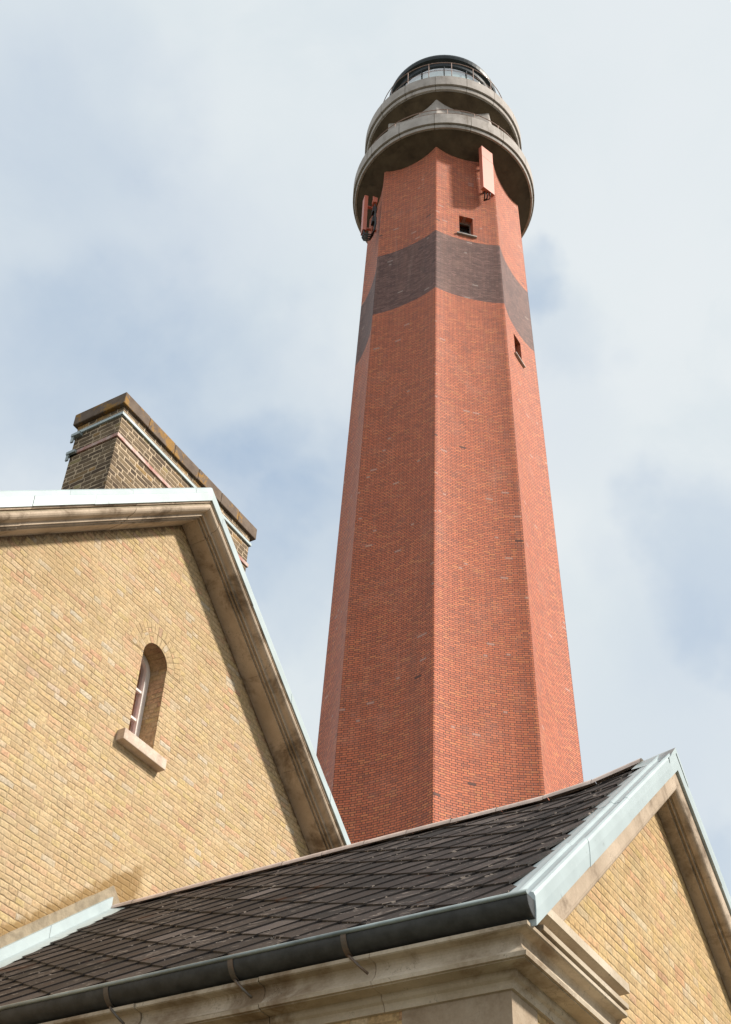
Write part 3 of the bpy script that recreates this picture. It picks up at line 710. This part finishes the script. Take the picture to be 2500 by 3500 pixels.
def mitre(prof, segs, name, material, par, jit=.0, seed=1, gable_end=6.85, gap=.003, ylist=None, wl_top=None):
    """profile (projection, z) run along the eaves (facing -X) and returned along the gable (facing -Y)"""
    rg = random.Random(seed); mb = MB()
    for a, b_ in zip(ylist, ylist[1:]):           # eaves blocks; the first starts at the mitre
        dj = rg.uniform(-jit, jit); dz = rg.uniform(-jit, jit)
        P = []
        for e, (yy) in enumerate((a, b_)):
            row = []
            for p, z in prof:
                y_ = (AY-p) if (e == 0 and a == ylist[0]) else (yy+gap if e == 0 else yy-gap)
                row.append(Vector((WXL-p-(dj if a != ylist[0] else 0), y_, z+(dz if a != ylist[0] else 0))))
            P.append(row)
        for i in range(len(prof)-1): mb.face([P[0][i], P[1][i], P[1][i+1], P[0][i+1]])
        if a != ylist[0]: mb.face(P[0])
        mb.face(P[1])
    return mb
LOW = [(-.01, 2.545), (.022, 2.548), (.026, 2.572), (.032, 2.585), (.048, 2.596), (.056, 2.612), (.056, 2.628), (.150, 2.631), (.150, 2.637), (.166, 2.638), (.170, 2.660), (.158, 2.664)]
LOW += [(.150, 2.676), (.137, 2.690), (.128, 2.706), (.122, 2.724), (.120, 2.742), (.124, 2.758), (.132, 2.768), (.186, 2.772), (.194, 2.778), (.194, 2.798), (.184, 2.801)]
SIDE = LOW+[(.150, 2.804), (-.01, 2.812)]
FULL = LOW+[(.150, 2.804), (.150, 2.812), (.206, 2.815), (.208, 2.842), (.176, 2.848), (.118, 2.853), (.110, 2.864), (.112, 2.880), (.126, 2.893), (.150, 2.900), (.222, 2.904), (.222, 2.956), (.205, 2.962), (-.01, 2.985)]
mb = mitre(SIDE, None, '', None, None, jit=.006, seed=8, ylist=[AY, 3.338, 4.045, 4.901, 5.75, 6.55, 7.3, ye])
corn = mb.build('cornice', M['corn'], ann)
mb = MB(); P = []
for e in (0, 1):
    P.append([Vector(((WXL-p) if e == 0 else 6.85, AY-p, z)) for p, z in LOW])
for i in range(len(LOW)-1): mb.face([P[0][i], P[1][i], P[1][i+1], P[0][i+1]])
mb.face(P[1])
U = FULL[len(LOW)-1:]
P = [[Vector((x, AY-p, z)) for p, z in U] for x in (5.70, 6.85)]
for i in range(len(U)-1): mb.face([P[0][i], P[1][i], P[1][i+1], P[0][i+1]])
mb.face([Vector((6.85, AY+.01, 2.8))]+P[1]); mb.face([Vector((5.70, AY+.01, 2.8))]+P[0])
mb.build('cornice_return', M['corn'], ann)
mb = MB()
P = [[Vector((WXL-p+.012, y, z+.004)) for p, z in SIDE] for y in (AY+.1, ye)]
for i in range(len(SIDE)-1): mb.face([P[0][i], P[1][i], P[1][i+1], P[0][i+1]])
mb.build('joint_mortar', M['mort'], corn)
# right-hand cornice return mirrors it, out of sight beyond the frame
mb = MB(); P = [[Vector((x, AY-p, z)) for p, z in FULL] for x in (10.15, 11.5)]
for i in range(len(FULL)-1): mb.face([P[0][i], P[1][i], P[1][i+1], P[0][i+1]])
mb.face(P[0]); mb.build('cornice_return', M['corn'], ann)

# stone verge of the wing
ap_ = [(-.01, -.285), (.090, -.285), (.092, -.262), (.108, -.260), (.110, -.276), (.118, -.276), (.121, -.252), (.136, -.250), (.138, -.262)]
for i in range(7):
    a = -math.pi/2+math.pi*.5*i/6; ap_.append((.155+.043*math.cos(a), -.225+.036*math.sin(a)))
ap_ += [(.200, -.220), (.203, -.100)]
mb = rake(ap_, AX, AZ, AS, AY, [5.78, 5.82, 5.86, 5.90, 5.94, 5.98, 6.02, 6.06, 6.10]+cuts(6.9, 10.8, 1.0, 15, AX)+[11.3], jit=.0, gap=.0, seed=13, zmin=2.968); mb.build('verge_moulding', M['rake'], ann)
mb = rake([(o-.007, n_+.007) for o, n_ in ap_], AX, AZ, AS, AY, [6.15, 11.28]); mb.build('joint_mortar', M['mort'], ann)
fp = [(.200, -.122), (.224, -.124), (.228, -.06), (.226, -.004), (.218, .012), (.203, .018), (.190, .010), (.183, -.002), (.118, -.004), (.106, .008), (.093, .012), (.081, .006), (.070, -.006), (.0, -.012), (-.10, -.040), (-.22, -.09)]
mb = rake(fp, AX, AZ, AS, AY, [5.57]+cuts(6.4, 10.6, .95, 21, AX)+[11.43], jit=.003, gap=.0012, seed=17); vf = mb.build('verge_flashing', M['zinc'], ann)
mb = MB(); SP = [(8.5+q*.03, (.006 if abs(q) > 4 else .012+.003*(5-abs(q)))) for q in range(-7, 8)]
for (xa, na), (xb, nb_) in zip(SP, SP[1:]):
    q = [(xa, 2.388, zt(xa, na)), (xb, 2.388, zt(xb, nb_)), (xb, 2.52, zt(xb, nb_)-.020), (xa, 2.52, zt(xa, na)-.020)]
    mb.face(q, smooth=True); mb.face([q[0], q[1], (xb, 2.388, zt(xb, nb_)-.05), (xa, 2.388, zt(xa, na)-.05)])
    mb.face([q[3], q[2], (xb, 2.70, zr(xb, .03)+lift(xb, 2.70)), (xa, 2.70, zr(xa, .03)+lift(xa, 2.70))], smooth=True)
mb.build('ridge_saddle', M['zinc'], vf)

# roof deck and slates; the slating sweeps up a little to meet the raised verge

mb = MB(); XE = 5.56
YS = [2.50, 2.62, 2.78, 2.95, 3.15, 3.35, ye]
for s_ in (-1, 1):
    xe = AX+s_*(AX-XE)
    for ya, yb in zip(YS, YS[1:]):
        for nn in (-.022, -.036):
            mb.face([(AX, ya, zr(AX, nn)+lift(AX, ya)), (xe, ya, zr(xe, nn)+lift(xe, ya)), (xe, yb, zr(xe, nn)+lift(xe, yb)), (AX, yb, zr(AX, nn)+lift(AX, yb))], att=.1)
L = math.sqrt(1+RS*RS); smax = (AX-XE)*L
def tiles(mb, side, seed, y0, y1):
    rg = random.Random(seed); hy, hs = .2375, .185
    ph_y, ph_s = 4.853, 2.254-(5.5-5.5)       # one side vertex of the lattice, measured on the roof
    def P(y_, s_, nn):
        x = XE+s_/L; xx = x if side < 0 else 2*AX-x
        z_ = line_z(x, AX, RZ, RS, nn)+lift(x, y_); return Vector((xx, y_, z_))
    for i in range(-30, 30):
        for j in range(-30, 30):
            if (i+j) % 2: continue
            cy_ = ph_y+i*hy+hy; cs = ph_s+j*hs-.055
            if cy_ < y0-.02 or cy_ > y1+.2 or cs < -.12 or cs > smax+.12: continue
            a = rg.random(); w = [rg.uniform(-.005, .005) for _ in range(4)]
            g_ = .004
            # bottom point and side points ride on the slates below, top point is tucked under
            lift_b, lift_s, lift_t = .019+rg.uniform(0, .005), .013+rg.uniform(-.001, .002), .001
            o_ = .022
            pts = [(cy_+w[0], cs-hs-o_, lift_b), (cy_+hy+o_*.6, cs+w[1], lift_s), (cy_, cs+hs+o_, lift_t), (cy_-hy-o_*.6, cs+w[2], lift_s)]
            pts = [(min(max(q[0], y0-.12), y1), min(max(q[1], -.05), smax), q[2]) for q in pts]
            top = [P(*q) for q in pts]; bot = [P(q[0], q[1], q[2]-.013) for q in pts]
            try:
                if (top[0]-top[2]).length < .02 or (top[1]-top[3]).length < .02: continue
            except Exception: pass
            mb.face(top, att=a)
            for k in range(4): mb.face([bot[k], bot[(k+1) % 4], top[(k+1) % 4], top[k]], att=-.2)  # sides take the darkest tone, painting shadow lines between the slates
tiles(mb, -1, 3, 2.73, ye); tiles(mb, 1, 4, 2.73, ye)
# courses under the eaves: straight starter slates
y = 2.62
rg = random.Random(9)
while y < ye-.1:
    w = rg.uniform(.24, .30); a = rg.random()
    p = [(XE, y+.002, zr(XE, -.004)), (XE, min(y+w, ye)-.002, zr(XE, -.004)), (XE+.2, min(y+w, ye)-.002, zr(XE+.2, .002)), (XE+.2, y+.002, zr(XE+.2, .002))]
    mb.face(p, att=a); mb.face([(q[0], q[1], q[2]-.012) for q in p], att=a); mb.face([p[0], p[1], (p[1][0], p[1][1], p[1][2]-.012), (p[0][0], p[0][1], p[0][2]-.012)], att=a)
    y += w
aroof = mb.build('roof', M['slate'], ann)
# ridge capping
mb = MB(); rg = random.Random(2); y = 2.66
while y < ye-.02:
    y2 = min(y+.42, ye); hgt = rg.uniform(.0, .006); prev = None
    for yy in (y, y2-.004):
        ring_ = [(AX+.085*math.cos(a)*1.1, yy, RZ-.032+hgt+lift(AX, yy)+(.070+(.004 if yy == y else 0))*math.sin(a)) for a in [math.pi*i/8 for i in range(9)]]
        if prev:
            for i in range(8): mb.face([prev[i], prev[i+1], ring_[i+1], ring_[i]], smooth=True)
        prev = ring_
    y = y2
mb.build('ridge_capping', M['ridge'], aroof)

# mortar fillet and pale flashing where the wing meets the house
mb = MB()
N = 26
for i in range(N):
    xa = 5.6+(8.56-5.6)*i/N; xb = 5.6+(8.56-5.6)*(i+1)/N
    tp = [.205+random.uniform(-.004, .004) for _ in range(2)]
    if i: tp[0] = last
    last = tp[1]
    if i == N-1: tp[1] = .12
    F = lambda x, nn, y: (x, y, zr(x, nn))
    mb.face([F(xa, .05, YW-.022), F(xb, .05, YW-.022), F(xb, tp[1], YW-.018), F(xa, tp[0], YW-.018)])
    mb.face([F(xa, tp[0], YW-.018), F(xb, tp[1], YW-.018), F(xb, tp[1]+.01, YW), F(xa, tp[0]+.01, YW)])
mb.face([(8.56, YW-.022, zr(8.56, .0)), (8.56, YW, zr(8.56, .0)), (8.56, YW, zr(8.56, .12)), (8.56, YW-.018, zr(8.56, .12))])
mb.build('mortar_fillet', M['mort'], ann)
mb = MB(); x = 5.55; rg = random.Random(6); tog = 0
F = lambda x, nn, y: (x, y, zr(x, nn))
while x < 8.40:
    xb = min(x+.72, 8.42); o_ = .003*(tog % 2); tog += 1
    mb.face([F(x, .035, YW-.055-o_), F(xb, .035, YW-.055-o_), F(xb, .125, YW-.050-o_), F(x, .125, YW-.050-o_)])
    mb.face([F(x, .125, YW-.050-o_), F(xb, .125, YW-.050-o_), F(xb, .129, YW-.020), F(x, .129, YW-.020)])
    mb.face([F(x, .026, YW-.14-o_), F(xb, .026, YW-.14-o_), F(xb, .037, YW-.055-o_), F(x, .037, YW-.055-o_)])
    mb.face([F(x, .012, YW-.23), F(xb, .012, YW-.23), F(xb, .026, YW-.14-o_), F(x, .026, YW-.14-o_)])
    x = xb
mb.build('wall_flashing', M['zinc'], ann)

# gutter
GX, GZ_, GR = 5.578, 2.916, .100
mb = MB(); NS = 16
arcp = [(GX+GR*math.cos(a), GZ_+GR*math.sin(a)) for a in [math.pi+math.pi*i/NS for i in range(NS+1)]]
ys = [2.40, 3.0, 3.9, 4.8, 5.7, 6.6, 7.5, ye]
arci = [(GX+(GR-.006)*math.cos(a), GZ_+(GR-.006)*math.sin(a)) for a in [math.pi+math.pi*i/NS for i in range(NS+1)]]
for ya, yb in zip(ys, ys[1:]):
    for arr_ in (arcp, arci):
        for (x1_, z1_), (x2_, z2_) in zip(arr_, arr_[1:]):
            mb.face([(x1_, ya, z1_), (x2_, ya, z2_), (x2_, yb, z2_), (x1_, yb, z1_)], smooth=True)
mb.face([(x_, 2.401, z_) for x_, z_ in arcp])
gut = mb.build('gutter', M['gut'], ann)
mb = MB(); mb.tube([(GX-GR-.004, y_, GZ_+.004) for y_ in (2.395, 4, 6, ye)], .0125, 10); mb.build('gutter_bead', M['lip'], gut)
for yb in (3.474, 4.21, 5.097, 5.986, 6.86, 7.7):
    mb = MB(); rr_ = GR+.006; w = .017; path = []
    for i in range(NS+1):
        a = math.pi*.93+math.pi*.80*i/NS; path.append((GX+rr_*math.cos(a), GZ_+rr_*math.sin(a)))
    tail = [(GX+.055, 2.812), (GX+.015, 2.790), (GX-.045+.02, 2.765), (GX-.02, 2.735), (GX-.012, 2.70)]
    path = path[:-3]+[]
    for (xa, za), (xb, zb) in zip(path, path[1:]):
        mb.face([(xa, yb-w, za), (xb, yb-w, zb), (xb, yb+w, zb), (xa, yb+w, za)])
    for s_ in (-1, 1):
        for (xa, za), (xb, zb) in zip(path, path[1:]):
            ca = ((GX-xa)*.05, (GZ_-za)*.05); cb = ((GX-xb)*.05, (GZ_-zb)*.05)
            mb.face([(xa, yb+s_*w, za), (xb, yb+s_*w, zb), (xb+cb[0], yb+s_*w, zb+cb[1]), (xa+ca[0], yb+s_*w, za+ca[1])])
    mb.tube([(path[9][0], yb, path[9][1]-.003), (WXL-.206, yb-.035, 2.785), (WXL-.192, yb-.075, 2.742), (WXL-.172, yb-.12, 2.70)], .008, 6)
    mb.build('gutter_bracket', M['strap'], gut)
